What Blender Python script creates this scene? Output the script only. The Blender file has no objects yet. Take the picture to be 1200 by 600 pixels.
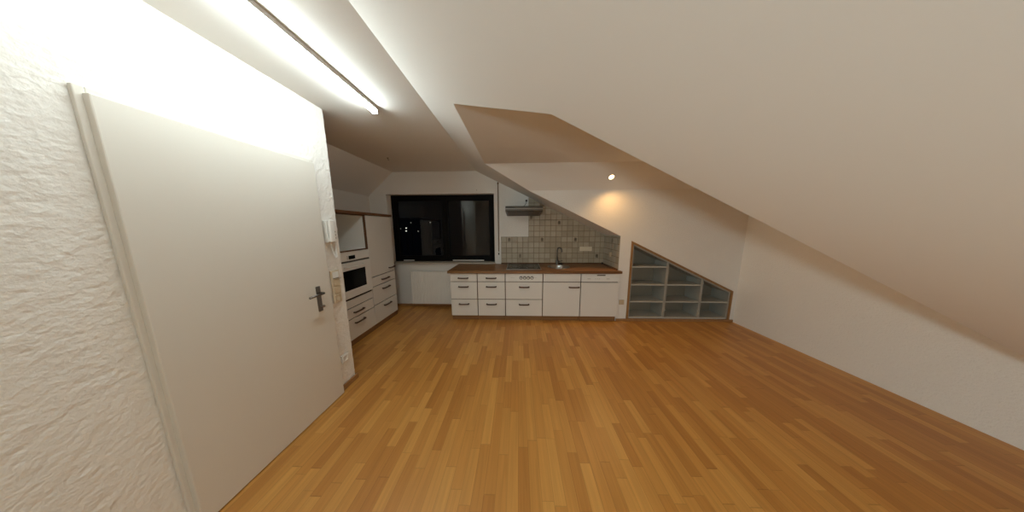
import bpy, bmesh, math, random
from mathutils import Vector, Matrix, noise
PI = math.pi
scn = bpy.context.scene
C = scn.collection
random.seed(7)

# ------------------------------------------------------------------ materials
def mat(name, col, rough=.5, metal=0., spec=.5, bump=0., bscale=60., bdetail=3., var=0., vscale=3., emit=None, estr=0.):
    m = bpy.data.materials.new(name); m.use_nodes = True
    nt = m.node_tree; b = nt.nodes['Principled BSDF']
    b.inputs['Base Color'].default_value = (*col, 1); b.inputs['Roughness'].default_value = rough
    b.inputs['Metallic'].default_value = metal; b.inputs['Specular IOR Level'].default_value = spec
    tc = nt.nodes.new('ShaderNodeTexCoord')
    if var:
        n = nt.nodes.new('ShaderNodeTexNoise'); n.inputs['Scale'].default_value = vscale; n.inputs['Detail'].default_value = 3
        nt.links.new(tc.outputs['Object'], n.inputs['Vector'])
        r = nt.nodes.new('ShaderNodeMix'); r.data_type = 'RGBA'
        r.inputs['A'].default_value = (*[c*(1-var) for c in col], 1); r.inputs['B'].default_value = (*[min(1, c*(1+var)) for c in col], 1)
        nt.links.new(n.outputs['Fac'], r.inputs['Factor']); nt.links.new(r.outputs['Result'], b.inputs['Base Color'])
    if bump:
        n2 = nt.nodes.new('ShaderNodeTexNoise'); n2.inputs['Scale'].default_value = bscale; n2.inputs['Detail'].default_value = bdetail
        nt.links.new(tc.outputs['Object'], n2.inputs['Vector'])
        bp = nt.nodes.new('ShaderNodeBump'); bp.inputs['Strength'].default_value = bump; bp.inputs['Distance'].default_value = .01
        nt.links.new(n2.outputs['Fac'], bp.inputs['Height']); nt.links.new(bp.outputs['Normal'], b.inputs['Normal'])
    if emit:
        b.inputs['Emission Color'].default_value = (*emit, 1); b.inputs['Emission Strength'].default_value = estr
    return m

def wood(name, c0, c1, rough=.45, axis='X', scale=1.):
    m = bpy.data.materials.new(name); m.use_nodes = True
    nt = m.node_tree; b = nt.nodes['Principled BSDF']; b.inputs['Roughness'].default_value = rough
    tc = nt.nodes.new('ShaderNodeTexCoord'); mp = nt.nodes.new('ShaderNodeMapping')
    s = [30*scale, 30*scale, 30*scale]; s['XYZ'.index(axis)] = 1.6*scale; mp.inputs['Scale'].default_value = s
    n = nt.nodes.new('ShaderNodeTexNoise'); n.inputs['Scale'].default_value = 1.; n.inputs['Detail'].default_value = 5; n.inputs['Distortion'].default_value = .6
    r = nt.nodes.new('ShaderNodeValToRGB'); r.color_ramp.elements[0].color = (*c0, 1); r.color_ramp.elements[1].color = (*c1, 1)
    r.color_ramp.elements[0].position = .3; r.color_ramp.elements[1].position = .7
    nt.links.new(tc.outputs['Object'], mp.inputs['Vector']); nt.links.new(mp.outputs['Vector'], n.inputs['Vector'])
    nt.links.new(n.outputs['Fac'], r.inputs['Fac']); nt.links.new(r.outputs['Color'], b.inputs['Base Color'])
    return m

def blockwood(name, L, W, pal, rough, axis_len, seam=.0015):
    """rows of wood strips of random length and tone running along axis_len (object space)"""
    m = bpy.data.materials.new(name); m.use_nodes = True
    nt = m.node_tree; N = nt.nodes; K = nt.links; b = N['Principled BSDF']; b.inputs['Roughness'].default_value = rough
    tc = N.new('ShaderNodeTexCoord'); sp = N.new('ShaderNodeSeparateXYZ'); K.new(tc.outputs['Object'], sp.inputs[0])
    u, v = (sp.outputs['Y'], sp.outputs['X']) if axis_len == 'Y' else (sp.outputs['X'], sp.outputs['Y'])
    def M(op, a, bb=None, c=None):
        n = N.new('ShaderNodeMath'); n.operation = op
        for i, x in enumerate((a, bb, c)):
            if x is None: continue
            if isinstance(x, (int, float)): n.inputs[i].default_value = x
            else: K.new(x, n.inputs[i])
        return n.outputs[0]
    row = M('FLOOR', M('DIVIDE', v, W))
    def rnd(vec_a, vec_b):
        cx = N.new('ShaderNodeCombineXYZ')
        K.new(vec_a, cx.inputs[0])
        if vec_b is not None: K.new(vec_b, cx.inputs[1])
        w = N.new('ShaderNodeTexWhiteNoise'); w.noise_dimensions = '3D'; K.new(cx.outputs[0], w.inputs['Vector'])
        return w.outputs['Value'], w.outputs['Color']
    r0, _ = rnd(row, None)
    uu = M('ADD', M('DIVIDE', u, L), M('MULTIPLY', r0, 9.7))
    # uneven strip lengths: bend the coordinate
    bend = M('MULTIPLY', M('SINE', M('MULTIPLY', uu, 1.7)), .28)
    uu = M('ADD', uu, bend)
    col = M('FLOOR', uu)
    rv, rc = rnd(row, col)
    ramp = N.new('ShaderNodeValToRGB'); e = ramp.color_ramp.elements
    e[0].position = 0; e[0].color = (*pal[0], 1); e[1].position = 1; e[1].color = (*pal[-1], 1)
    for i, p in enumerate(pal[1:-1]):
        x = e.new((i+1)/(len(pal)-1)); x.color = (*p, 1)
    K.new(rv, ramp.inputs['Fac'])
    # grain, shifted per strip
    cmb = N.new('ShaderNodeCombineXYZ'); K.new(M('MULTIPLY', u, 2.2), cmb.inputs[0]); K.new(M('MULTIPLY', v, 45.), cmb.inputs[1]); K.new(M('MULTIPLY', rv, 50.), cmb.inputs[2])
    n = N.new('ShaderNodeTexNoise'); n.inputs['Scale'].default_value = 1.; n.inputs['Detail'].default_value = 4; n.inputs['Distortion'].default_value = .8
    K.new(cmb.outputs[0], n.inputs['Vector'])
    g = M('ADD', M('MULTIPLY', n.outputs['Fac'], .5), .75)
    # faint seams
    fv = M('FRACT', M('DIVIDE', v, W)); fu = M('FRACT', uu)
    sv = M('LESS_THAN', fv, seam/W*2); su = M('LESS_THAN', fu, seam/L*2.5)
    sm = M('SUBTRACT', 1., M('MULTIPLY', M('MAXIMUM', sv, su), .22))
    tot = M('MULTIPLY', g, sm)
    mx = N.new('ShaderNodeVectorMath'); mx.operation = 'SCALE'; K.new(ramp.outputs['Color'], mx.inputs[0]); K.new(tot, mx.inputs['Scale'])
    K.new(mx.outputs[0], b.inputs['Base Color'])
    return m

M_wall = mat('wall_paint', (.80, .775, .735), .9, spec=.1, bump=.55, bscale=70, bdetail=4)
M_ceil = mat('ceiling_paint', (.80, .78, .745), .92, spec=.1, bump=.015, bscale=120)
M_plaster = mat('rough_plaster', (.84, .82, .78), .9, spec=.1, bump=.6, bscale=55, bdetail=4)
M_floor = blockwood('beech_strip_laminate', .42, .0665, [(.43, .185, .040), (.49, .222, .050), (.545, .262, .062), (.60, .305, .078)], .38, 'Y')
M_top = blockwood('butcher_block', .34, .042, [(.19, .082, .024), (.25, .115, .036), (.31, .15, .05)], .4, 'X')
M_front = mat('white_front', (.76, .735, .69), .38, spec=.4)
M_panel = mat('white_plastic', (.80, .79, .755), .35)
M_cream = mat('cream_plastic', (.58, .46, .31), .4)
M_crm = mat('pale_cream_plastic', (.70, .62, .48), .4)
M_edge = wood('brown_edge_wood', (.085, .036, .013), (.14, .064, .026), axis='Z')
M_edgeY = wood('brown_edge_wood_long', (.12, .05, .02), (.20, .09, .036), axis='Y')
M_plinth = wood('plinth_wood', (.20, .095, .036), (.29, .145, .056), axis='X')
M_oak = wood('oak_trim', (.25, .125, .042), (.33, .175, .065), axis='Z')
M_base = wood('baseboard_wood', (.30, .15, .055), (.38, .20, .08), axis='Y')
M_gap = mat('dark_gap', (.035, .018, .010), .7)
M_handle = mat('bronze_handle', (.10, .058, .040), .4, metal=.4)
M_steel = mat('brushed_steel', (.50, .49, .47), .28, metal=1.)
M_chrome = mat('chrome', (.62, .62, .62), .12, metal=1.)
M_darksteel = mat('dark_steel', (.20, .19, .18), .3, metal=.9)
M_hood = mat('hood_grey_brown', (.085, .072, .056), .35, metal=.3)
M_hoodf = mat('hood_filter', (.06, .052, .042), .5, metal=.2)
M_black = mat('black_glass', (.006, .006, .006), .12, spec=.15)
M_blackp = mat('black_plastic', (.015, .014, .013), .45)
M_frame = mat('dark_window_frame', (.004, .0035, .003), .6, spec=.12)
M_rad = mat('radiator_enamel', (.86, .845, .80), .35)
M_door = mat('door_white', (.72, .69, .63), .42)
M_grey = mat('grey_melamine', (.32, .31, .27), .5)  # niche shade mixed into this grey; the shelf edges stay lighter
M_greyshade = mat('grey_melamine_shaded', (.22, .19, .145), .55)  # darker, browner copy: shadow inside the niche put into the back panel colour
M_greyedge = mat('grey_shelf_edge', (.43, .425, .385), .5)
M_strap = mat('brown_strap', (.16, .10, .055), .8)
M_sill = mat('sill_stone', (.50, .45, .37), .4, var=.1, vscale=12)
M_ring = mat('knob_ring', (.03, .03, .03), .4)
M_mark = mat('grey_print', (.38, .37, .35), .5)
M_grout = mat('grout', (.22, .16, .095), .9)
TILE = [mat('tile_a', (.42, .355, .26), .4, var=.10, vscale=18), mat('tile_b', (.375, .315, .225), .4, var=.10, vscale=18),
        mat('tile_c', (.45, .385, .29), .4, var=.10, vscale=18)]
M_decor = mat('tile_motif', (.25, .20, .135), .5, var=.15, vscale=40)
M_tube = mat('lamp_tube', (.9, .9, .9), .4, emit=(.885, 1., .99), estr=62.)
M_batten = mat('lamp_batten', (.78, .78, .76), .4)
M_spot = mat('spot_lens', (.9, .8, .6), .3, emit=(1., .70, .34), estr=5.)
M_city = mat('lamp_glow', (.9, .9, .9), .5, emit=(1., .93, .82), estr=2.2)
M_cityw = mat('lamp_glow_dim', (.9, .9, .9), .5, emit=(1., .9, .75), estr=.35)

def glassmat():
    m = bpy.data.materials.new('window_glass'); m.use_nodes = True; nt = m.node_tree; nt.nodes.clear()
    o = nt.nodes.new('ShaderNodeOutputMaterial'); t = nt.nodes.new('ShaderNodeBsdfTransparent'); g = nt.nodes.new('ShaderNodeBsdfGlossy')
    g.inputs['Roughness'].default_value = .01; t.inputs['Color'].default_value = (.82, .85, .84, 1)
    f = nt.nodes.new('ShaderNodeFresnel'); f.inputs['IOR'].default_value = 1.5
    x = nt.nodes.new('ShaderNodeMixShader')
    nt.links.new(f.outputs[0], x.inputs[0]); nt.links.new(t.outputs[0], x.inputs[1]); nt.links.new(g.outputs[0], x.inputs[2]); nt.links.new(x.outputs[0], o.inputs[0])
    return m
M_glass = glassmat()

# ------------------------------------------------------------------ mesh helpers
def new(): return bmesh.new()
def box(bm, x0, x1, y0, y1, z0, z1, bev=0., seg=2):
    r = bmesh.ops.create_cube(bm, size=1.)
    vs = r['verts']
    for v in vs: v.co = Vector((x0+(v.co.x+.5)*(x1-x0), y0+(v.co.y+.5)*(y1-y0), z0+(v.co.z+.5)*(z1-z0)))
    if bev:
        es = list({e for v in vs for e in v.link_edges})
        bmesh.ops.bevel(bm, geom=es, offset=bev, segments=seg, profile=.5, affect='EDGES')
    return bm
def cyl(bm, p, axis, r, h, seg=24, r2=None):
    q = Vector((0, 0, 1)).rotation_difference(Vector(axis).normalized()).to_matrix().to_4x4()
    bmesh.ops.create_cone(bm, cap_ends=True, segments=seg, radius1=r, radius2=r if r2 is None else r2, depth=h,
                          matrix=Matrix.Translation(Vector(p)) @ q @ Matrix.Translation((0, 0, h/2)))
    return bm
def tube(bm, pts, r, seg=10, closed=False):
    pts = [Vector(p) for p in pts]; rings = []; n = len(pts)
    ref = Vector((0, 0, 1))
    for i, p in enumerate(pts):
        d = (pts[min(i+1, n-1)]-pts[max(i-1, 0)]).normalized()
        a = d.cross(ref)
        if a.length < .05: a = d.cross(Vector((0, 1, 0)))
        a.normalize(); b = d.cross(a).normalized()
        rr = r[i] if isinstance(r, (list, tuple)) else r
        rings.append([bm.verts.new(p+rr*(math.cos(2*PI*k/seg)*a+math.sin(2*PI*k/seg)*b)) for k in range(seg)])
    for i in range(n-1):
        for k in range(seg):
            bm.faces.new((rings[i][k], rings[i][(k+1) % seg], rings[i+1][(k+1) % seg], rings[i+1][k]))
    bm.faces.new(rings[0]); bm.faces.new(list(reversed(rings[-1])))
    return bm
def lathe(bm, prof, c, seg=32, axis='Z'):
    c = Vector(c); rings = []
    for (r, h) in prof:
        ring = []
        for k in range(seg):
            a = 2*PI*k/seg; x, y = r*math.cos(a), r*math.sin(a)
            ring.append(bm.verts.new(c+(Vector((x, y, h)) if axis == 'Z' else Vector((x, -h, y)) if axis == 'Y' else Vector((h, x, y)))))
        rings.append(ring)
    for i in range(len(rings)-1):
        for k in range(seg):
            bm.faces.new((rings[i][k], rings[i][(k+1) % seg], rings[i+1][(k+1) % seg], rings[i+1][k]))
    return bm
def poly(bm, pts):
    return bm.faces.new([bm.verts.new(p) for p in pts])
def prism(bm, pts, off):
    """closed prism: polygon pts swept by vector off"""
    a = [bm.verts.new(p) for p in pts]; b = [bm.verts.new(Vector(p)+Vector(off)) for p in pts]
    bm.faces.new(a); bm.faces.new(list(reversed(b)))
    for i in range(len(a)): bm.faces.new((a[i], b[i], b[(i+1) % len(a)], a[(i+1) % len(a)]))
    return bm
def obj(name, bm, m, parent=None, smooth=False, norm=True):
    if norm: bmesh.ops.recalc_face_normals(bm, faces=bm.faces)
    me = bpy.data.meshes.new(name); bm.to_mesh(me); bm.free()
    for x in (m if isinstance(m, (list, tuple)) else [m]): me.materials.append(x)
    if smooth:
        for p in me.polygons: p.use_smooth = True
    o = bpy.data.objects.new(name, me); C.objects.link(o)
    if parent is not None: o.parent = parent
    return o
def smooth_by_angle(o, ang=40):
    for p in o.data.polygons: p.use_smooth = True
    bm = bmesh.new(); bm.from_mesh(o.data)
    for e in bm.edges:
        if len(e.link_faces) == 2 and e.calc_face_angle(0) > math.radians(ang): e.smooth = False
    bm.to_mesh(o.data); bm.free(); return o
def thing(name, label, cat, loc=(0, 0, 0), rotz=0, group=None):
    o = bpy.data.objects.new(name, None); C.objects.link(o); o.empty_display_size = .1
    o.location = loc; o.rotation_euler = (0, 0, rotz); o['label'] = label; o['category'] = cat
    if group: o['group'] = group
    return o
def tag(o, label, cat, group=None):
    o['label'] = label; o['category'] = cat
    if group: o['group'] = group
    return o
def struct(name, bm, m, label=None, cat=None, parent=None, norm=True):
    o = obj(name, bm, m, parent, norm=norm)
    if parent is None:
        o['kind'] = 'structure'
        if label: o['label'] = label
        if cat: o['category'] = cat
    return o

# ------------------------------------------------------------------ room dimensions (metres, floor z=0, camera above the origin)
H = 2.525                      # flat ceiling
XR, TR = -.7525, .4883         # ridge line and pitch of the main roof slope
def roof(x): return H-TR*(x-XR)
YB, YC = 3.772, 3.186          # back wall, plane of the wall with the shelves
XRET = 1.587                   # return wall at the right end of the kitchenette
XL, XS, ZL = -2.759, -2.275, 2.107
XP, YP, YP0 = -1.6655, 1.828, -.10
XE, YE = 3.45, -3.0            # right-hand wall, wall behind the viewpoint
ZC, ZK = 2.377, 2.078          # dormer ceiling, foot of its slanted ends
XC, XK = -.45, .163
YN, YN2, YC2 = 1.094, 1.528, 2.858

struct('floor', box(new(), XL-.05, XE+.05, YE-.05, YB+.2, -.06, 0), M_floor, 'warm beech strip laminate floor across the whole room', 'floor')

bm = new()
poly(bm, [(XS, YE, H), (XR, YE, H), (XR, YB, H), (XS, YB, H)])
poly(bm, [(XS, YE, H), (XL, YE, ZL), (XL, YB, ZL), (XS, YB, H)])
f = [(XR, YE), (XE, YE), (XE, YN), (XK, YN), (XC, YN2), (XC, YC2), (XK, YC), (XRET, YC), (XRET, YB), (XR, YB)]
poly(bm, [(x, y, roof(x)) for x, y in f])
poly(bm, [(XC, YN2, ZC), (XE, YN2, ZC), (XE, YC2, ZC), (XC, YC2, ZC)])
poly(bm, [(XC, YC2, ZC), (XE, YC2, ZC), (XE, YC, ZK), (XK, YC, ZK)])
poly(bm, [(XC, YN2, ZC), (XE, YN2, ZC), (XE, YN, ZK), (XK, YN, ZK)])
struct('ceiling', bm, M_ceil, 'white attic ceiling with flat strip, long slope and trapezoid dormer recess', 'ceiling')

# back wall with the window opening
WX0, WX1, WZ0, WZ1, WY = -2.435, -.440, .862, 2.138, 3.93
bm = new()
poly(bm, [(XL, YB, 0), (WX0, YB, 0), (WX0, YB, H-(XS-WX0)*(H-ZL)/(XS-XL)), (XL, YB, ZL)])
poly(bm, [(WX0, YB, 0), (WX1, YB, 0), (WX1, YB, WZ0), (WX0, YB, WZ0)])
poly(bm, [(WX0, YB, WZ1), (WX1, YB, WZ1), (WX1, YB, roof(WX1)), (XR, YB, H), (XS, YB, H), (WX0, YB, H-(XS-WX0)*(H-ZL)/(XS-XL))])
poly(bm, [(WX1, YB, 0), (XRET, YB, 0), (XRET, YB, roof(XRET)), (WX1, YB, roof(WX1))])
yo = 4.06
for a, b in (((WX0, WZ0), (WX1, WZ0)), ((WX1, WZ0), (WX1, WZ1)), ((WX1, WZ1), (WX0, WZ1)), ((WX0, WZ1), (WX0, WZ0))):
    poly(bm, [(a[0], YB, a[1]), (b[0], YB, b[1]), (b[0], yo, b[1]), (a[0], yo, a[1])])
struct('wall_back', bm, M_wall, 'white kitchen wall around the dark window', 'wall')

# wall with the shelf niche, return wall, other walls
NX0, NX1 = 1.755, 3.385
def nz(x): return 1.310-TR*(x-1.755)
bm = new()
poly(bm, [(XRET, YC, 0), (XRET, YC, roof(XRET)), (XK, YC, ZK), (XE, YC, ZK), (XE, YC, 0), (NX1, YC, 0), (NX1, YC, nz(NX1)), (NX0, YC, nz(NX0)), (NX0, YC, 0)])
struct('wall_right_back', bm, M_wall, 'white textured wall above the sloping shelf niche', 'wall')
bm = new(); poly(bm, [(XRET, YC, 0), (XRET, YB, 0), (XRET, YB, roof(XRET)), (XRET, YC, roof(XRET))])
struct('wall_return', bm, M_wall, 'short side wall at the right end of the worktop', 'wall')
bm = new(); poly(bm, [(XL, YE, 0), (XL, YB, 0), (XL, YB, ZL), (XL, YE, ZL)])
struct('wall_left', bm, M_wall, 'low white wall behind the tall oven cabinets', 'wall')
bm = new()
poly(bm, [(XE, YE, 0), (XE, YN, 0), (XE, YN, roof(XE)), (XE, YE, roof(XE))])
poly(bm, [(XE, YN, 0), (XE, YC, 0), (XE, YC, ZK), (XE, YC2, ZC), (XE, YN2, ZC), (XE, YN, ZK)])
poly(bm, [(XK, YN, ZK), (XE, YN, ZK), (XE, YN, roof(XE))])
struct('wall_right', bm, M_wall, 'white side wall of the dormer and eaves', 'wall')
bm = new(); poly(bm, [(XL, YE, 0), (XE, YE, 0), (XE, YE, roof(XE)), (XR, YE, H), (XS, YE, H), (XL, YE, ZL)])
struct('wall_rear', bm, M_wall, 'white gable wall at the other end of the room', 'wall')

# partition at the left: rough plaster with an uneven corner
bm = new()
def grid(bm, fn, n, m):
    V = [[bm.verts.new(fn(i/n, j/m)) for j in range(m+1)] for i in range(n+1)]
    for i in range(n):
        for j in range(m): bm.faces.new((V[i][j], V[i+1][j], V[i+1][j+1], V[i][j+1]))
def rough(p, n):
    p = Vector(p); k = .0022*noise.noise(p*30)+.0018*noise.noise(p*75+Vector((5, 1, 2)))
    return p+Vector(n)*k
grid(bm, lambda a, b: rough((XP, YP0+(YP-YP0)*a, H*b), (1, 0, 0)) + Vector((0, .004*noise.noise(Vector((0, 0, H*b*22))) if a == 1 else 0, 0)), 120, 150)
grid(bm, lambda a, b: rough((XP+(XL-XP)*a, YP, H*b), (0, 1, 0)) + Vector((0, .004*noise.noise(Vector((0, 0, H*b*22))) if a == 0 else 0, 0)), 20, 60)
poly(bm, [(XP, YP0, 0), (XL, YP0, 0), (XL, YP0, H), (XP, YP0, H)])
struct('wall_partition', bm, M_plaster, 'rough white plastered partition carrying the intercom and switches', 'wall')

# baseboards
struct('baseboard_partition', box(new(), XP+.006, XP+.022, 1.665, YP+.018, .001, .052, .003), M_base, 'low brown wooden baseboard at the foot of the plastered partition', 'baseboard')
struct('baseboard_partition_end', box(new(), XL+.62, XP+.005, YP+.006, YP+.018, .001, .052, .003), M_base, 'brown baseboard around the partition corner', 'baseboard')
struct('baseboard_back', box(new(), -2.74, -1.10, YB-.016, YB-.001, .001, .045, .003), M_base, 'thin brown baseboard under the radiator', 'baseboard')
struct('baseboard_right', box(new(), 1.590, NX1+.06, YC-.014, YC-.001, .001, .042, .003), M_base, 'brown baseboard under the shelf niche', 'baseboard')

# tiled splashbacks
P = .1016
def clip(pts, inside, cut):
    out = []
    for i, a in enumerate(pts):
        b = pts[(i+1) % len(pts)]; ia, ib = inside(a), inside(b)
        if ia: out.append(a)
        if ia != ib: out.append(cut(a, b))
    return out
def tiles(name, u0, u1, z0, to3, holes, top, decor, label):
    """grid of tiles in a (u,z) plane: to3(u,z,d) -> point d in front of the wall"""
    bm = new()
    def ins(p): return p[1] <= top(p[0])-.003
    def cut(a, b):
        lo, hi = 0., 1.; ia = ins(a)
        for _ in range(24):
            m = (lo+hi)/2; q = (a[0]+(b[0]-a[0])*m, a[1]+(b[1]-a[1])*m)
            if ins(q) == ia: lo = m
            else: hi = m
        return (a[0]+(b[0]-a[0])*lo, a[1]+(b[1]-a[1])*lo)
    nu = int(math.ceil((u1-u0)/P)); nzr = 14
    for i in range(nu):
        for j in range(nzr):
            a0, a1 = u0+i*P, min(u0+(i+1)*P, u1); b0, b1 = z0+j*P, z0+(j+1)*P
            if a1-a0 < .012 or holes((a0+a1)/2, (b0+b1)/2): continue
            full = clip([(a0, b0), (a1, b0), (a1, b1), (a0, b1)], ins, cut)
            if len(full) < 3: continue
            bm.faces.new([bm.verts.new(to3(u, z, .006)) for u, z in full]).material_index = 3
            g = .0032
            til = clip([(a0+g, b0+g), (a1-g, b0+g), (a1-g, b1-g), (a0+g, b1-g)], lambda p: p[1] <= top(p[0])-.007, lambda a, b: cut(a, b))
            if len(til) < 3: continue
            k = random.choice((0, 0, 1, 1, 2))
            lo = [bm.verts.new(to3(u, z, .006)) for u, z in til]
            cu, cz = sum(p[0] for p in til)/len(til), sum(p[1] for p in til)/len(til)
            hi = [bm.verts.new(to3(u+(cu-u)*.03, z+(cz-z)*.03, .0095)) for u, z in til]
            fc = [bm.faces.new(hi)]+[bm.faces.new((lo[q], lo[(q+1) % len(lo)], hi[(q+1) % len(lo)], hi[q])) for q in range(len(lo))]
            for ff in fc: ff.material_index = k
            if any(a0 <= du < a1 and b0 <= dz < b1 for du, dz in decor):
                um, zm = (a0+a1)/2, (b0+b1)/2       # stylised plant: stem, leaves, blossom
                def leaf(c, ang, L, W):
                    pts = [(0, 0), (L*.35, W), (L, 0), (L*.35, -W)]
                    vs = [bm.verts.new(to3(c[0]+x*math.cos(ang)-y*math.sin(ang), c[1]+x*math.sin(ang)+y*math.cos(ang), .0102)) for x, y in pts]
                    bm.faces.new(vs).material_index = 4
                for q in range(7): leaf((um, zm+.008), q*2*PI/7+.3, .034, .013)
                leaf((um, zm-.038), PI/2, .045, .006); leaf((um, zm-.032), .5, .038, .011); leaf((um, zm-.032), PI-.5, .038, .011)
    return struct(name, bm, TILE+[M_grout, M_decor], label, 'tiles', norm=False)
tiles('trim_1', -.318, XRET-.001, .8445, lambda u, z, d: (u, YB-d, z), lambda u, z: u < .203 and z > 1.40, roof,
      [(-.17, 1.27), (.455, 1.27), (1.07, 1.27), (.06, .98), (1.42, 1.0), (.75, 1.57), (.29, 1.68)], 'beige square tile splashback with flower tiles behind the sink')
tiles('trim_2', YC+.004, YB-.010, .8445, lambda u, z, d: (XRET-d, u, z), lambda u, z: False, lambda u: roof(XRET),
      [(3.46, 1.27)], 'beige tile splashback on the short return wall')

# ------------------------------------------------------------------ window
win = thing('window_1', 'dark framed two-sash window with black night outside above the radiator', 'window', ((WX0+WX1)/2, WY, WZ0)); win['kind'] = 'structure'
ox, oz = (WX0+WX1)/2, WZ0
def ringbox(bm, x0, x1, z0, z1, w, y0, y1, bev=.003):
    wl, wr, wb, wt = w
    box(bm, x0, x0+wl, y0, y1, z0, z1, bev); box(bm, x1-wr, x1, y0, y1, z0, z1, bev)
    box(bm, x0+wl, x1-wr, y0, y1, z0, z0+wb, bev); box(bm, x0+wl, x1-wr, y0, y1, z1-wt, z1, bev)
hw, hh = (WX1-WX0)/2, WZ1-WZ0
bm = new(); ringbox(bm, -hw, hw, 0, hh, (.06, .06, .06, .07), -.02, .06); box(bm, .0, .06, -.02, .06, .06, hh-.07, .003)
obj('window_frame', bm, M_frame, win)
for (a, b) in ((-hw+.05, .035), (.035, hw-.05)):
    bm = new(); ringbox(bm, a+.002, b-.002, .05, hh-.06, (.06, .06, .07, .05), -.035, .03, .004)
    s = obj('sash', bm, M_frame, win)
    obj('pane', box(new(), a+.058, b-.058, -.004, .0, .112, hh-.105), M_glass, s)
for a, b in ((-2.262, -2.050), (-1.281, -.667)):
    obj('rail_strip', box(new(), a-ox, b-ox, -.046, -.034, .020, .038, .003), M_panel, win)['label'] = 'pale strip on the bottom rail of the window'  # two pale strips set along the bottom rail
bm = new(); box(bm, WX0-.0, WX1+.02, YB-.045, YB+.001, .846, .868, .005); box(bm, WX0+.001, WX1-.001, YB, WY-.02, .846, .868)
struct('trim_3', bm, M_sill, 'pale stone window sill below the dark window', 'window sill')

# distant lamps seen in the dark outside
for k, (x, z, r, mm, lab) in enumerate(((-22.28, 1.50, .12, M_city, 'brighter upper street light of the close pair in the dark window'), (-19.53, 1.004, .115, M_city, 'lower street light of the close pair in the dark window'),
                      (-21.25, 2.56, .09, M_cityw, 'faint street light just above the bright pair in the window'), (-17.36, 2.59, .13, M_cityw, 'dim street light highest towards the middle of the window'),
                      (-19.9, .88, .12, M_cityw, 'dim street light low between the bright pair and window middle'), (-23.4, 1.4, .08, M_cityw, 'faintest street light beside the window frame'))):
    t = thing('street_lamp', lab, 'street light', (x, 35 if k == 1 else 40, -6), 0, 'street lights beyond the window')
    obj('pole', tube(new(), [(0, .1, 0), (0, .1, z+6-.1), (0, 0, z+6)], .05, 8), M_frame, t)
    bm = new(); bmesh.ops.create_uvsphere(bm, u_segments=12, v_segments=8, radius=r, matrix=Matrix.Translation((0, 0, z+6)) @ Matrix.Diagonal((1, .7, .8, 1)))
    obj('lamp_head', bm, mm, t, True)

# ------------------------------------------------------------------ base units
YF = 3.14
ZB, Z2, Z3, ZT = .087, .371, .663, .800
def handle_bm(cx, z, L, y=0., axis='x'):
    """slightly bowed bar handle on two posts, in front of y"""
    bm = new(); n = 10; h = L/2
    pts = [(cx-h, y-.004, z), (cx-h, y-.022, z)]+[(cx-h+L*i/n, y-.024-.006*math.sin(PI*i/n), z) for i in range(n+1)]+[(cx+h, y-.022, z), (cx+h, y-.004, z)]
    tube(bm, pts, .0105, 10)
    for s in (-1, 1): cyl(bm, (cx+s*h, y, z), (0, -1, 0), .011, .006, 12)
    return bm
def carcass(t, w, d=.60, inset=.002, z0=.085, z1=.803):
    bm = new()
    box(bm, inset, .018, .021, d, z0, z1); box(bm, w-.018, w-inset, .021, d, z0, z1)
    box(bm, .018, w-.018, .021, d, z0, z0+.018); box(bm, .018, w-.018, .021, d, z1-.018, z1); box(bm, .018, w-.018, d-.012, d, z0+.018, z1-.018)
    box(bm, .018, w-.018, .024, .04, z0+.018, z1-.018)
    o = obj('carcass', bm, M_edge, t); o['label'] = 'brown wooden cabinet body showing in the gaps'
    o = obj('plinth', box(new(), inset, w-inset, .05, .066, .0, z0, .001), M_plinth, t); o['label'] = 'brown wooden plinth board'
def front(t, name, x0, x1, z0, z1, m=M_front, hand=None, hl=.15, g=.0065):
    f = obj(name, box(new(), x0+g, x1-g, 0, .019, z0+.0055, z1-.0055, .0025), m, t)
    if hand:
        h = obj('handle', handle_bm(hand[0], hand[1], hl), M_handle, f, True); h['label'] = 'bronze brown bar handle'
    return f
X = [-1.098, -.657, -.207, .393, .993, 1.593]
labs = ['white three-drawer base cabinet beside the radiator', 'white three-drawer base cabinet between radiator-side cabinet and hob cabinet']
for i in range(2):
    w = X[i+1]-X[i]
    t = thing('drawer_cabinet', labs[i], 'cabinet', (X[i], YF, 0), 0, 'narrow three-drawer base cabinets')
    carcass(t, w, .58)
    c = w/2-.01 if i == 0 else w/2
    c = (-.882-X[0]) if i == 0 else (-.432-X[1])
    front(t, 'drawer', 0, w, Z3, ZT, hand=(c, .725)); front(t, 'drawer', 0, w, Z2, Z3, hand=(c, .583)); front(t, 'drawer', 0, w, ZB, Z2, hand=(c, .292))
w = .6
t = thing('hob_cabinet', 'white base cabinet with four cooker knobs above two wide drawers', 'cabinet', (X[2], YF, 0))
carcass(t, w, .58)
cp = front(t, 'control_panel', 0, w, Z3, ZT, M_panel)
for xk in (.045, .103, .161, .219):
    bm = new(); lathe(bm, [(.0, .024), (.013, .024), (.015, .021), (.0165, .002), (.0165, 0)], (xk-X[2], 0, .731), 24, 'Y')
    k = obj('knob', bm, M_panel, cp, True)
    bm = new(); lathe(bm, [(.0165, .0), (.0165, .007), (.0255, .007), (.0255, .0)], (xk-X[2], 0, .731), 28, 'Y'); box(bm, xk-X[2]-.0015, xk-X[2]+.0015, -.026, -.0235, .733, .744)
    obj('knob_ring', bm, M_ring, k)['label'] = 'dark ring around the white knob'
obj('panel_print', box(new(), .085, .150, -.0006, .001, .728, .7305), M_mark, cp)['label'] = 'small grey printed line'
obj('panel_print', box(new(), .452, .500, -.0006, .001, .729, .732), M_mark, cp)['label'] = 'small grey printed line'
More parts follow.
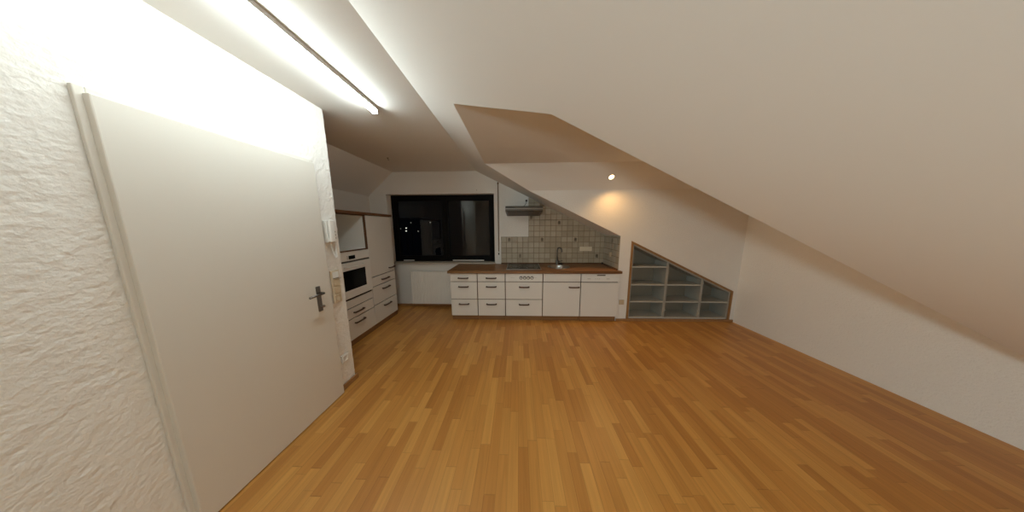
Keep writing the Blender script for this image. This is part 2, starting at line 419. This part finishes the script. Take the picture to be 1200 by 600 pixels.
front(t, 'drawer', 0, w, Z2, Z3, hand=(.303, .580)); front(t, 'drawer', 0, w, ZB, Z2, hand=(.303, .290))
t = thing('sink_cabinet', 'white single-door base cabinet below the round sink', 'cabinet', (X[3], YF, 0))
carcass(t, w, .58, z1=.66)
front(t, 'fascia', 0, w, Z3, ZT); front(t, 'door', 0, w, ZB, Z3, hand=(.888-X[3], .580))
t = thing('dishwasher', 'white built-under dishwasher at the right end of the worktop', 'dishwasher', (X[4], YF, 0))
bm = new(); box(bm, .004, .585, .022, .57, .09, .80, .004)
obj('body', bm, M_gap, t)
obj('plinth', box(new(), .004, .590, .048, .064, 0, .088, .001), M_plinth, t)['label'] = 'brown wooden plinth board'
cp = front(t, 'control_panel', 0, w, .661, ZT, M_panel)
bm = new(); box(bm, .245, .375, -.006, .001, .765, .781, .003); obj('grip_recess', bm, M_handle, cp)['label'] = 'dark grip slot'
for a, b in ((.100, .150), (.395, .445), (.22, .232), (.25, .262), (.28, .292)): obj('button', box(new(), a, b, -.003, .001, .713, .720, .001), M_mark, cp)

front(t, 'door', 0, w, ZB, .659)

# worktop with a round cut-out for the sink
SX, SY, SR = .705, 3.482, .178
out = [(-1.127, 3.11), (1.613, 3.11), (1.613, YC-.004), (XRET-.010, YC-.004), (XRET-.010, YB-.010), (-.44, YB-.010), (-.44, YB-.003), (-1.127, YB-.003)]
bm = new()
ov = [bm.verts.new((x, y, .805)) for x, y in out]; iv = [bm.verts.new((SX+SR*math.cos(2*PI*k/40), SY+SR*math.sin(2*PI*k/40), .805)) for k in range(40)]
ed = [bm.edges.new((a[i], a[(i+1) % len(a)])) for a in (ov, iv) for i in range(len(a))]
r = bmesh.ops.triangle_fill(bm, use_beauty=True, edges=ed)
fs = [g for g in r['geom'] if isinstance(g, bmesh.types.BMFace)]
e = bmesh.ops.extrude_face_region(bm, geom=bm.faces[:])
for v in [g for g in e['geom'] if isinstance(g, bmesh.types.BMVert)]: v.co.z = .843
wt = obj('worktop', bm, M_top); tag(wt, 'long brown butcher-block worktop over the white base cabinets', 'worktop')
bm = new(); prism(bm, [(-.32, YB-.011, .843), (-.32, YB-.029, .843), (-.32, YB-.027, .853), (-.32, YB-.011, .866)], (XRET+.31-.02, 0, 0))
o = obj('wall_strip', bm, M_edge, wt); o['label'] = 'dark sealing strip along the back edge'
bm = new(); prism(bm, [(XRET-.011, YC+.01, .843), (XRET-.034, YC+.01, .843), (XRET-.030, YC+.01, .853), (XRET-.011, YC+.01, .866)], (0, YB-YC-.03, 0))
o = obj('wall_strip', bm, M_edge, wt); o['label'] = 'dark sealing strip along the return wall'
o = obj('corner_cap', box(new(), XRET-.045, XRET-.012, YB-.045, YB-.012, .8435, .875, .006), M_blackp, wt)

# hob
t = thing('ceramic_hob', 'black glass ceramic hob in a steel rim set in the worktop', 'hob', (.093, 3.481, .8435))
bm = new(); ringbox(bm, -.288, .288, -.258, .258, (.011, .011, .011, .011), 0, .007, .002)
for v in bm.verts: v.co = Vector((v.co.x, v.co.z, v.co.y))
obj('steel_rim', bm, M_steel, t)
gl = obj('glass_plate', box(new(), -.278, .278, -.248, .248, .0005, .0055, .001), M_black, t)
for x, y, r in ((-.14, -.11, .075), (.14, -.12, .09), (-.14, .13, .09), (.14, .12, .07)):
    bm = new(); lathe(bm, [(r, .0057), (r, .0062), (r-.003, .0062), (r-.003, .0057)], (x, y, 0), 40); obj('cooking_zone', bm, M_mark, gl)
# sink
t = thing('kitchen_sink', 'round stainless steel sink bowl set into the worktop', 'sink', (SX, SY, .843))
bm = new(); lathe(bm, [(.190, .0005), (.192, .003), (.187, .006), (.178, .0065), (.172, .003), (.167, -.02), (.16, -.12), (.14, -.145), (.03, -.152), (.0, -.152)], (0, 0, 0), 48)
obj('bowl', bm, M_steel, t, True)
bm = new(); lathe(bm, [(.0, -.146), (.02, -.146), (.038, -.148), (.042, -.1515)], (0, 0, 0), 24); obj('drain', bm, M_chrome, t, True)
# tap
t = thing('kitchen_tap', 'tall swan-neck steel tap standing behind the round sink', 'tap', (.722, 3.708, .8432))
obj('base', lathe(new(), [(0, 0), (.030, 0), (.030, .006), (.024, .012), (.023, .075), (.019, .085), (0, .085)], (0, 0, 0), 28), M_darksteel, t, True)
pts = [(0, 0, .08), (-.004, 0, .18), (-.004, 0, .24)]+[(.030-.034*math.cos(a), -.05*(1-math.cos(a))*.5, .262+.050*math.sin(a)) for a in [PI*i/12 for i in range(0, 12)]]+[(.066, -.055, .25), (.070, -.06, .235)]
obj('spout', tube(new(), pts, .0125, 14), M_darksteel, t, True)
bm = new(); tube(bm, [(.02, 0, .05), (.045, -.01, .055), (.085, -.035, .075)], [.014, .010, .007], 10); obj('lever', bm, M_darksteel, t, True)
# dark stopper and soap dish beside the tap
o = obj('sink_plug', lathe(new(), [(0, 0), (.026, 0), (.028, .012), (.02, .02), (.006, .023), (.005, .036), (0, .037)], (0, 0, 0), 24), M_blackp, None, True)
o.location = (.80, 3.715, .8432); tag(o, 'small black stopper lying on the worktop beside the tap', 'sink plug')

# range hood
t = thing('range_hood', 'flat grey-brown range hood fixed to the wall above the hob', 'range hood', (.0925, YB, 1.72))
bm = new(); prism(bm, [(-.295, -.492, .060), (-.295, -.500, .070), (-.295, -.500, .125), (-.295, -.485, .139), (-.295, -.0015, .139), (-.295, -.0015, .012), (-.295, -.06, .012)], (.59, 0, 0))
obj('body', bm, M_hood, t)
obj('front_lip', box(new(), -.3, .3, -.507, -.497, .093, .100, .003), M_steel, t)['label'] = 'bright steel lip along the front edge'
bm = new(); prism(bm, [(-.26, -.44, .0484), (-.26, -.44, .0525), (-.26, -.09, .0155), (-.26, -.09, .0115)], (.52, 0, 0))
obj('grease_filter', bm, M_hoodf, t)
bm = new(); box(bm, -.24, -.15, -.5015, -.498, .112, .120, .001); obj('switch_row', bm, M_blackp, t)

# sockets ------------------------------------------------------------
def schuko(bm, c, ax):
    pass
def frame_plate(t, w, h, m, d=.010):
    return obj('frame', box(new(), -w/2, w/2, -d, -.0005, -h/2, h/2, .003), m, t)
def socket_insert(t, x, z, m, d=.010, r=.0215):
    bm = new(); box(bm, x-.028, x+.028, -d-.004, -d+.002, z-.028, z-.0225); box(bm, x-.028, x+.028, -d-.004, -d+.002, z+.0225, z+.028)
    box(bm, x-.028, x-.0225, -d-.004, -d+.002, z-.0225, z+.0225); box(bm, x+.0225, x+.028, -d-.004, -d+.002, z-.0225, z+.0225)
    lathe(bm, [(.0245, .0145), (r-.001, .0145), (r-.002, .0015), (0., .0015)], (x, 0, z), 28, 'Y')
    s = obj('socket_insert', bm, m, t)
    bm = new()
    for q in (-.0095, .0095): cyl(bm, (x+q, -.0016, z), (0, -1, 0), .0026, .0008, 10)
    box(bm, x-.002, x+.002, -.010, -.0015, z+.0185, z+.0205); box(bm, x-.002, x+.002, -.010, -.0015, z-.0205, z-.0185)
    obj('contact', bm, M_gap, s)['label'] = 'dark socket holes'
def rocker(t, x, z, m, d=.010, w=.054):
    bm = new(); prism(bm, [(x-w/2, -d+.002, z-.027), (x-w/2, -d-.007, z-.027), (x-w/2, -d-.003, z+.027), (x-w/2, -d+.002, z+.027)], (w, 0, 0))
    return obj('rocker', bm, m, t)
t = thing('power_socket', 'cream triple socket plate on the tiles right of the tap', 'socket', (1.25, YB-.0095, 1.128))
frame_plate(t, .222, .082, M_crm); socket_insert(t, -.071, 0, M_crm); socket_insert(t, 0, 0, M_crm); rocker(t, .071, 0, M_crm)
t = thing('power_socket', 'beige single socket on the tiled return wall', 'socket', (XRET-.0095, 3.478, 1.062), -PI/2)
frame_plate(t, .08, .08, M_cream); socket_insert(t, 0, 0, M_cream)
t = thing('power_socket', 'single cream socket low on the wall beside the shelf niche', 'socket', (1.668, YC, .321))
frame_plate(t, .08, .08, M_cream); socket_insert(t, 0, 0, M_cream)
t = thing('power_socket', 'white socket above the range hood with a black plug', 'socket', (.150, YB, 2.0))
frame_plate(t, .07, .07, M_panel); socket_insert(t, 0, 0, M_panel)
t = thing('hood_power_cable', 'black cable with plug running from range hood to its socket', 'cable', (.150, YB, 2.0))
obj('plug', lathe(new(), [(0, .010), (.018, .010), (.018, .03), (.012, .045), (0, .047)], (0, 0, 0), 20, 'Y'), M_blackp, t, True)
pts = [(0, -.04, 0), (0, -.055, -.01), (-.005, -.05, -.04), (-.03, -.04, -.085), (-.08, -.035, -.115), (-.12, -.04, -.13), (-.15, -.06, -.141)]
obj('cord', tube(new(), pts, .004, 8), M_blackp, t, True)
t = thing('power_socket', 'white socket low on the plastered partition above the baseboard', 'socket', (XP+.004, 1.732, .297), PI/2)
frame_plate(t, .08, .08, M_panel, .012); socket_insert(t, 0, 0, M_panel, .012)
# switch column on the partition
t = thing('light_switch_column', 'cream four-gang column of switches and a socket under the intercom', 'light switch', (XP+.004, 1.735, 1.0), PI/2)
fr = frame_plate(t, .082, .300, M_crm, .012)
o = rocker(t, 0, .108, M_panel, .012); obj('label_strip', box(new(), -.026, .026, -.0205, -.013, .076, .081), M_handle, o)['label'] = 'dark line below the top switch'
rocker(t, 0, .036, M_cream, .012); rocker(t, 0, -.036, M_cream, .012); socket_insert(t, 0, -.108, M_cream, .012)

# intercom
t = thing('intercom_phone', 'white wall intercom handset with looped cord on the partition', 'intercom', (XP+.005, 1.735, 1.40), PI/2)
obj('base', box(new(), -.046, .046, -.030, 0, 0, .192, .006), M_panel, t)
bm = new(); box(bm, -.044, .006, -.058, -.034, .0, .196, .012, 3); box(bm, -.040, .002, -.036, -.026, .145, .19, .004); box(bm, -.040, .002, -.036, -.026, .006, .05, .004)
obj('handset', bm, M_panel, t)
for q in range(3): obj('button', box(new(), .018, .034, -.034, -.029, .03+.028*q, .045+.028*q, .002), M_mark, t)['label'] = 'small grey call button'
pts = []
n = 300
for i in range(n+1):
    s = i/n; a = PI*s
    c = Vector((-.018+.036*s, -.03-.012*math.sin(a), -.002-.135*math.sin(a)**.7)) if 0 < s < 1 else Vector((-.018+.036*s, -.03, 0))
    tt = 2*PI*34*s
    pts.append(c+Vector((.005*math.cos(tt), .005*math.sin(tt), .003*math.cos(tt))))
obj('cord', tube(new(), pts, .0026, 6), M_panel, t, True)['label'] = 'coiled white cord hanging in a loop'

# ------------------------------------------------------------------ door in the partition
t = thing('door_1', 'cream white interior door with dark lever handle at the left', 'door', (XP, 1.648, 0), PI/2); t['kind'] = 'structure'
W = .86
# local x runs along +Y, so the leaf lies at negative x
bm = new(); box(bm, -.012, .012, -.020, -.002, 0, 2.06, .003); box(bm, -W-.012, -W+.012, -.020, -.002, 0, 2.06, .003); box(bm, -W+.012, -.012, -.020, -.002, 2.03, 2.06, .003)
obj('door_frame', bm, M_door, t)
lf = obj('door_leaf', box(new(), -W+.004, -.004, -.046, -.004, .008, 2.035, .004), M_door, t)
bm = new(); box(bm, -.1325, -.0975, -.053, -.045, .85, 1.06, .004, 2); pl = obj('handle', bm, M_darksteel, lf); pl['label'] = 'dark steel lever handle with long plate'
bm = new(); tube(bm, [(-.115, -.05, 1.005), (-.115, -.095, 1.005), (-.1225, -.102, 1.005), (-.1675, -.104, 1.005), (-.2325, -.100, 1.002)], .0085, 10); obj('lever', bm, M_darksteel, pl, True)
bm = new(); tube(bm, [(-.115, -.05, .895), (-.115, -.075, .895)], .003, 8); lathe(bm, [(.004, .075), (.012, .077), (.012, .080), (.004, .082)], (-.115, 0, .895), 16, 'Y'); obj('key', bm, M_steel, pl)

# ------------------------------------------------------------------ tall units on the left (local x -> +Y, front faces +X)
TX, TY0, TY1, TY2 = -2.15, 2.254, 2.825, 3.395
def tcarcass(t, w, openings, d=.595, z0=.075, z1=1.709):
    bm = new()
    box(bm, .001, .019, .021 if not openings else .0, d, z0, z1, .001); box(bm, w-.019, w-.001, .021 if not openings else .0, d, z0, z1, .001)
    box(bm, .019, w-.019, .021, d, z0, z0+.018); box(bm, .019, w-.019, .0 if openings else .021, d, z1-.016, z1); box(bm, .019, w-.019, d-.008, d, z0+.018, z1-.016)
    return bm
# oven cabinet
w = TY1-TY0
t = thing('tall_oven_cabinet', 'tall white cabinet with open niche above the built-in oven', 'cabinet', (TX, TY0, 0), PI/2)
bm = new()
# sides stop flush behind the fronts; at the niche the brown edges show
box(bm, .001, .017, .021, .595, .075, 1.709); box(bm, w-.017, w-.001, .021, .595, .075, 1.709); box(bm, .017, w-.017, .583, .595, .075, 1.709)
box(bm, .017, w-.017, .021, .583, .075, .093); box(bm, .017, w-.017, .03, .56, .612, .630)
c = obj('carcass', bm, M_gap, t); c['label'] = 'brown-edged cabinet body'
bm = new(); z0, z1 = 1.228, 1.709
box(bm, .001, .024, .0, .022, z0, z1, .002); box(bm, w-.024, w-.001, .0, .022, z0, z1, .002); box(bm, .024, w-.024, .0, .022, z0, z0+.016, .002); box(bm, .024, w-.024, .0, .022, z1-.016, z1, .002)
obj('niche_frame', bm, M_edge, t)['label'] = 'brown wooden edge around the open niche'
bm = new(); y1 = .575
poly(bm, [(.018, .022, z0+.013), (.018, y1, z0+.013), (.018, y1, z1-.012), (.018, .022, z1-.012)]); poly(bm, [(w-.018, .022, z0+.013), (w-.018, y1, z0+.013), (w-.018, y1, z1-.012), (w-.018, .022, z1-.012)])
poly(bm, [(.018, y1, z0+.013), (w-.018, y1, z0+.013), (w-.018, y1, z1-.012), (.018, y1, z1-.012)])
poly(bm, [(.018, .022, z0+.013), (w-.018, .022, z0+.013), (w-.018, y1, z0+.013), (.018, y1, z0+.013)]); poly(bm, [(.018, .022, z1-.012), (w-.018, .022, z1-.012), (w-.018, y1, z1-.012), (.018, y1, z1-.012)])
obj('niche_lining', bm, M_panel, t)['label'] = 'white inside of the open niche'
obj('plinth', box(new(), .001, w-.001, .015, .031, 0, .074), M_plinth, t)['label'] = 'brown wooden plinth board'
front(t, 'fascia', 0, w, .502, .613, g=.004)
front(t, 'drawer', 0, w, .357, .502, hand=(.281, .43), hl=.155, g=.004); front(t, 'drawer', 0, w, .075, .357, hand=(.281, .287), hl=.155, g=.004)
# oven (sits in the cabinet)
t = thing('built_in_oven', 'white built-in oven with dark glass door below the niche', 'oven', (TX, TY0, .632), PI/2)
obj('body', box(new(), .03, w-.03, .024, .54, .004, .585), M_gap, t)
cp = obj('control_panel', box(new(), .003, w-.003, -.003, .02, .480, .594, .003), M_panel, t)
obj('display', box(new(), .217, .319, -.0045, -.002, .498, .545, .001), M_black, cp)['label'] = 'small black clock display'
for q in range(3): obj('button', cyl(new(), (.196, -.002, .503+.018*q), (0, -1, 0), .0055, .004, 12), M_mark, cp)
obj('vent_strip', box(new(), .003, w-.003, .002, .02, .460, .480), M_darksteel, t)['label'] = 'dark steel air slot'
dr = obj('door', box(new(), .003, w-.003, -.012, .02, .004, .458, .004), M_panel, t)
obj('door_glass', box(new(), .100, w-.110, -.0135, -.010, .107, .360, .002), M_black, dr)['label'] = 'dark glass window'
bm = new(); hz = .408
tube(bm, [(.13, -.012, hz), (.13, -.04, hz), (.145, -.05, hz)]+[(.145+(.41-.145)*i/10, -.05-.008*math.sin(PI*i/10), hz) for i in range(1, 10)]+[(.41, -.05, hz), (.425, -.04, hz), (.425, -.012, hz)], .009, 10)
obj('handle', bm, M_panel, dr, True)['label'] = 'white bar handle'
# larder cabinet
w = TY2-TY1
t = thing('larder_cabinet', 'tall white cabinet with one door above three drawers, beside the window', 'cabinet', (TX, TY1, 0), PI/2)
bm = tcarcass(t, w, None); box(bm, .019, w-.019, .025, .035, .093, 1.693); c = obj('carcass', bm, M_gap, t); c['label'] = 'brown-edged cabinet body'
obj('plinth', box(new(), .001, w-.001, .015, .031, 0, .074), M_plinth, t)['label'] = 'brown wooden plinth board'
front(t, 'door', 0, w, .802, 1.709, hand=(.487, .872), hl=.135, g=.004)
front(t, 'drawer', 0, w, .654, .802, hand=(.300, .725), hl=.16, g=.004); front(t, 'drawer', 0, w, .369, .654, hand=(.300, .577), hl=.16, g=.004); front(t, 'drawer', 0, w, .075, .369, hand=(.300, .298), hl=.16, g=.004)
o = obj('cornice_board', box(new(), XL+.004, TX+.018, TY0-.004, TY2+.012, 1.7095, 1.744, .003), M_edgeY); tag(o, 'brown wooden board lying across the tops of both tall cabinets', 'board')

# ------------------------------------------------------------------ radiator
t = thing('radiator', 'white panel radiator under the dark window', 'radiator', (-1.585, 3.705, 0))
L, zr0, zr1 = .452, .078, .706
bm = new()
n = 26
prof = []
for i in range(n+1):
    x = -L+2*L*i/n; prof.append(x)
pts = []
for i in range(n):
    a, b = prof[i], prof[i+1]; dx = b-a
    pts += [(a, -.034), (a+dx*.25, -.037), (a+dx*.8, -.037), (a+dx*.9, -.034)]
pts.append((L, -.034))
front_v = [(bm.verts.new((x, y, zr0)), bm.verts.new((x, y, zr1))) for x, y in pts]
for a, b in zip(front_v, front_v[1:]): bm.faces.new((a[0], b[0], b[1], a[1]))
box(bm, -L, L, -.0335, -.022, zr0, zr1)
obj('front_panel', bm, M_rad, t)
for a in (-L, L-.012): obj('side_cover', box(new(), a, a+.012, -.036, .036, zr0, zr1+.004, .003), M_rad, t)
bm = new(); box(bm, -L+.012, L-.012, .022, .034, zr0, zr1); obj('rear_panel', bm, M_rad, t)
bm = new(); ringbox(bm, -L+.013, L-.013, -.034, .034, (.008, .008, .006, .006), zr1-.004, zr1+.003, 0)
for v in bm.verts: v.co = Vector((v.co.x, v.co.z, v.co.y))
for i in range(40): box(bm, -L+.03+i*.0215, -L+.036+i*.0215, -.027, .027, zr1-.003, zr1+.002)
obj('top_grille', bm, M_rad, t)
for s in (-.3, .3): obj('wall_bracket', box(new(), s-.012, s+.012, .034, .0665, .20, .60), M_rad, t)
for s in (L-.05, L-.10): obj('pipe', tube(new(), [(s, 0, zr0), (s, 0, .03), (s, .03, .02), (s, .064, .02)], .008, 8), M_rad, t)

# roller shutter strap
t = thing('shutter_strap', 'narrow brown roller-shutter strap hanging between window and tiles', 'shutter strap', (-.362, YB, .96))
obj('strap', box(new(), -.008, .008, -.016, -.013, .05, 1.37, .0008), M_strap, t)
o = obj('winder_plate', box(new(), -.017, .017, -.020, -.0005, -.03, .115, .004), M_panel, t); o['label'] = 'white winder cover plate'
obj('slot', box(new(), -.010, .010, -.021, -.016, .055, .098, .001), M_gap, o)
obj('strap_guide', box(new(), -.014, .014, -.022, -.0005, 1.335, 1.36, .003), M_strap, t)

# ------------------------------------------------------------------ shelf niche
t = thing('built_in_shelf', 'grey shelf unit with sloping top built into the wall niche', 'shelf', (1.755, YC, 0))
D = .30
def lz(x): return 1.310-TR*x
N1 = NX1-NX0; fw = .030
bm = new()
prism(bm, [(0, -.012, .043), (fw, -.012, .043), (fw, -.012, lz(fw)-.034), (0, -.012, lz(0)-.0005)], (0, .03, 0))
prism(bm, [(0, -.0122, lz(0)-.0005), (fw, -.0122, lz(fw)-.034), (N1-fw, -.0122, lz(N1-fw)-.034), (N1, -.0122, lz(N1)-.0005)], (0, .03, 0))
prism(bm, [(N1-fw, -.012, .043), (N1, -.012, .043), (N1, -.012, lz(N1)-.0005), (N1-fw, -.012, lz(N1-fw)-.034)], (0, .03, 0))
obj('trim_frame', bm, M_oak, t)['label'] = 'oak trim around the niche'
ct = .033
def tz(x): return lz(x)-ct-.001
bm = new(); prism(bm, [(fw, .002, .05), (fw+.020, .002, .05), (fw+.020, .002, tz(fw+.020)), (fw, .002, tz(fw))], (0, D, 0)); obj('side_panel', bm, M_grey, t)
bm = new(); prism(bm, [(N1-fw-.020, .002, .05), (N1-fw, .002, .05), (N1-fw, .002, tz(N1-fw)), (N1-fw-.020, .002, tz(N1-fw-.02))], (0, D, 0)); obj('side_panel', bm, M_grey, t)
xa, xb = fw+.0205, N1-fw-.0205
bm = new(); prism(bm, [(xa, .003, tz(xa)), (xb, .003, tz(xb)), (xb, .003, tz(xb)-.022), (xa, .003, tz(xa)-.022)], (0, D-.005, 0)); obj('sloping_top_panel', bm, M_grey, t)
o = obj('back_panel', prism(new(), [(xa, D-.008, .05), (xb, D-.008, .05), (xb, D-.008, tz(xb)-.023), (xa, D-.008, tz(xa)-.023)], (0, .008, 0)), M_greyshade, t)
divs = [2.348-1.755, 2.905-1.755]
for x in divs:
    bm = new(); prism(bm, [(x-.018, .004, .0725), (x+.018, .004, .0725), (x+.018, .004, tz(x+.018)-.023), (x-.018, .004, tz(x-.018)-.023)], (0, D-.014, 0)); obj('divider', bm, M_grey, t)
obj('bottom_board', box(new(), xa, xb, .002, D-.009, .044, .072, .001), M_greyedge, t)
bays = [(xa, divs[0]-.0185), (divs[0]+.0185, divs[1]-.0185), (divs[1]+.0185, xb)]
for i, (a, b) in enumerate(bays):
    for z in (.325, .606, .897):
        if z+.05 < tz(b): obj('shelf_board', box(new(), a, b, .006, D-.009, z-.010, z+.010, .001), M_greyedge, t)

# ------------------------------------------------------------------ lamps and small things
t = thing('strip_lamp', 'long glowing white strip lamp fixed to the flat ceiling at upper left', 'lamp', (-1.195, 1.20, H))
obj('batten', box(new(), -.026, .026, -.61, .615, -.028, -.0005, .003), M_batten, t)
bm = new(); n = 12; pr = [(.021*math.cos(PI+PI*k/n), -.030+.027*math.sin(PI+PI*k/n)) for k in range(n+1)]
prism(bm, [(x, -.60, z) for x, z in pr], (0, 1.2, 0)); obj('tube', bm, M_tube, t)['label'] = 'glowing white tube cover'
for a, b in ((-.612, -.601), (.601, .613)): obj('end_cap', box(new(), -.024, .024, a, b, -.058, -.0285, .003), M_batten, t)

# spotlight in the slanted end of the dormer
t = thing('ceiling_spotlight', 'small glowing recessed spotlight in the slanted dormer ceiling', 'lamp', (1.319, 3.027, 2.223))
nrm = Vector((0, -.299, -.328)).normalized()
q = Vector((0, 0, -1)).rotation_difference(nrm); t.rotation_mode = 'QUATERNION'; t.rotation_quaternion = q
bm = new(); lathe(bm, [(.047, 0), (.047, -.004), (.044, -.007), (.038, -.005), (.036, .0)], (0, 0, 0), 32); obj('ring', bm, M_steel, t, True)
bm = new(); lathe(bm, [(.036, -.003), (.026, -.007), (.0, -.009)], (0, 0, 0), 28); obj('lens', bm, M_spot, t, True)
# hook and nail
bm = new(); lathe(bm, [(.0, -.0), (.012, 0), (.012, -.004), (0, -.005)], (0, 0, 0), 16); tube(bm, [(0, 0, -.003), (0, 0, -.02)]+[(.010-.010*math.cos(a), 0, -.02-.010*math.sin(a)) for a in [PI*i/8 for i in range(9)]], .0025, 8)
o = obj('ceiling_hook', bm, M_blackp); o.location = (-1.878, 3.027, H-.0005); tag(o, 'tiny dark hook in the flat ceiling in front of the window', 'hook')
bm = new(); cyl(bm, (0, 0, 0), (0, -1, 0), .0025, .02, 8); cyl(bm, (0, -.02, 0), (0, -1, 0), .006, .002, 10)
o = obj('wall_nail', bm, M_handle); o.location = (-.747, YB-.0003, 2.194); tag(o, 'small nail in the wall above the dark window', 'nail')

# ------------------------------------------------------------------ lights
def light(name, kind, loc, energy, col, **k):
    d = bpy.data.lights.new(name, kind); d.energy = energy; d.color = col
    o = bpy.data.objects.new(name, d); C.objects.link(o); o.location = loc
    for a, b in k.items(): setattr(d, a, b)
    return o
s = light('spotlight_beam', 'SPOT', Vector((1.319, 3.027, 2.223))+nrm*.03, 25, (1., .57, .21), spot_size=math.radians(165), spot_blend=.8, shadow_soft_size=.03)
s.rotation_euler = Vector((.2, -.5, -.85)).to_track_quat('-Z', 'Y').to_euler()

room_lamp = light('room_lamp', 'AREA', (-.72, -1.7, 1.35), 56, (.80, 1., 1.03), shape='DISK', size=.36)
room_lamp.rotation_euler = (Vector((2.5, -.9, 1.95))-Vector((-.72, -1.7, 1.35))).to_track_quat('-Z', 'Y').to_euler()

w = bpy.data.worlds.new('night'); scn.world = w; w.use_nodes = True
bg = w.node_tree.nodes['Background']; bg.inputs[0].default_value = (.010, .012, .018, 1); bg.inputs[1].default_value = .1

# ------------------------------------------------------------------ camera
cd = bpy.data.cameras.new('camera'); cam = bpy.data.objects.new('camera', cd); C.objects.link(cam)
cd.sensor_fit = 'HORIZONTAL'; cd.sensor_width = 36; cd.lens = 36*236.99/1200; cd.clip_start = .02
r_, u_, f_ = Vector((.9995, .0299, -.0046)), Vector((.0004, .1395, .9902)), Vector((-.0303, .9898, -.1394))
f_.normalize(); r_ = (r_-f_*r_.dot(f_)).normalized(); u_ = r_.cross(f_)
mw = Matrix((( r_.x, u_.x, -f_.x, 0), (r_.y, u_.y, -f_.y, 0), (r_.z, u_.z, -f_.z, 1.523), (0, 0, 0, 1)))
cam.matrix_world = mw
scn.camera = cam
scn.view_settings.view_transform = 'Standard'
scn.view_settings.exposure = 0.
scn.cycles.use_denoising = True
scn.cycles.max_bounces = 12; scn.cycles.diffuse_bounces = 8
scn.cycles.sample_clamp_indirect = 6.
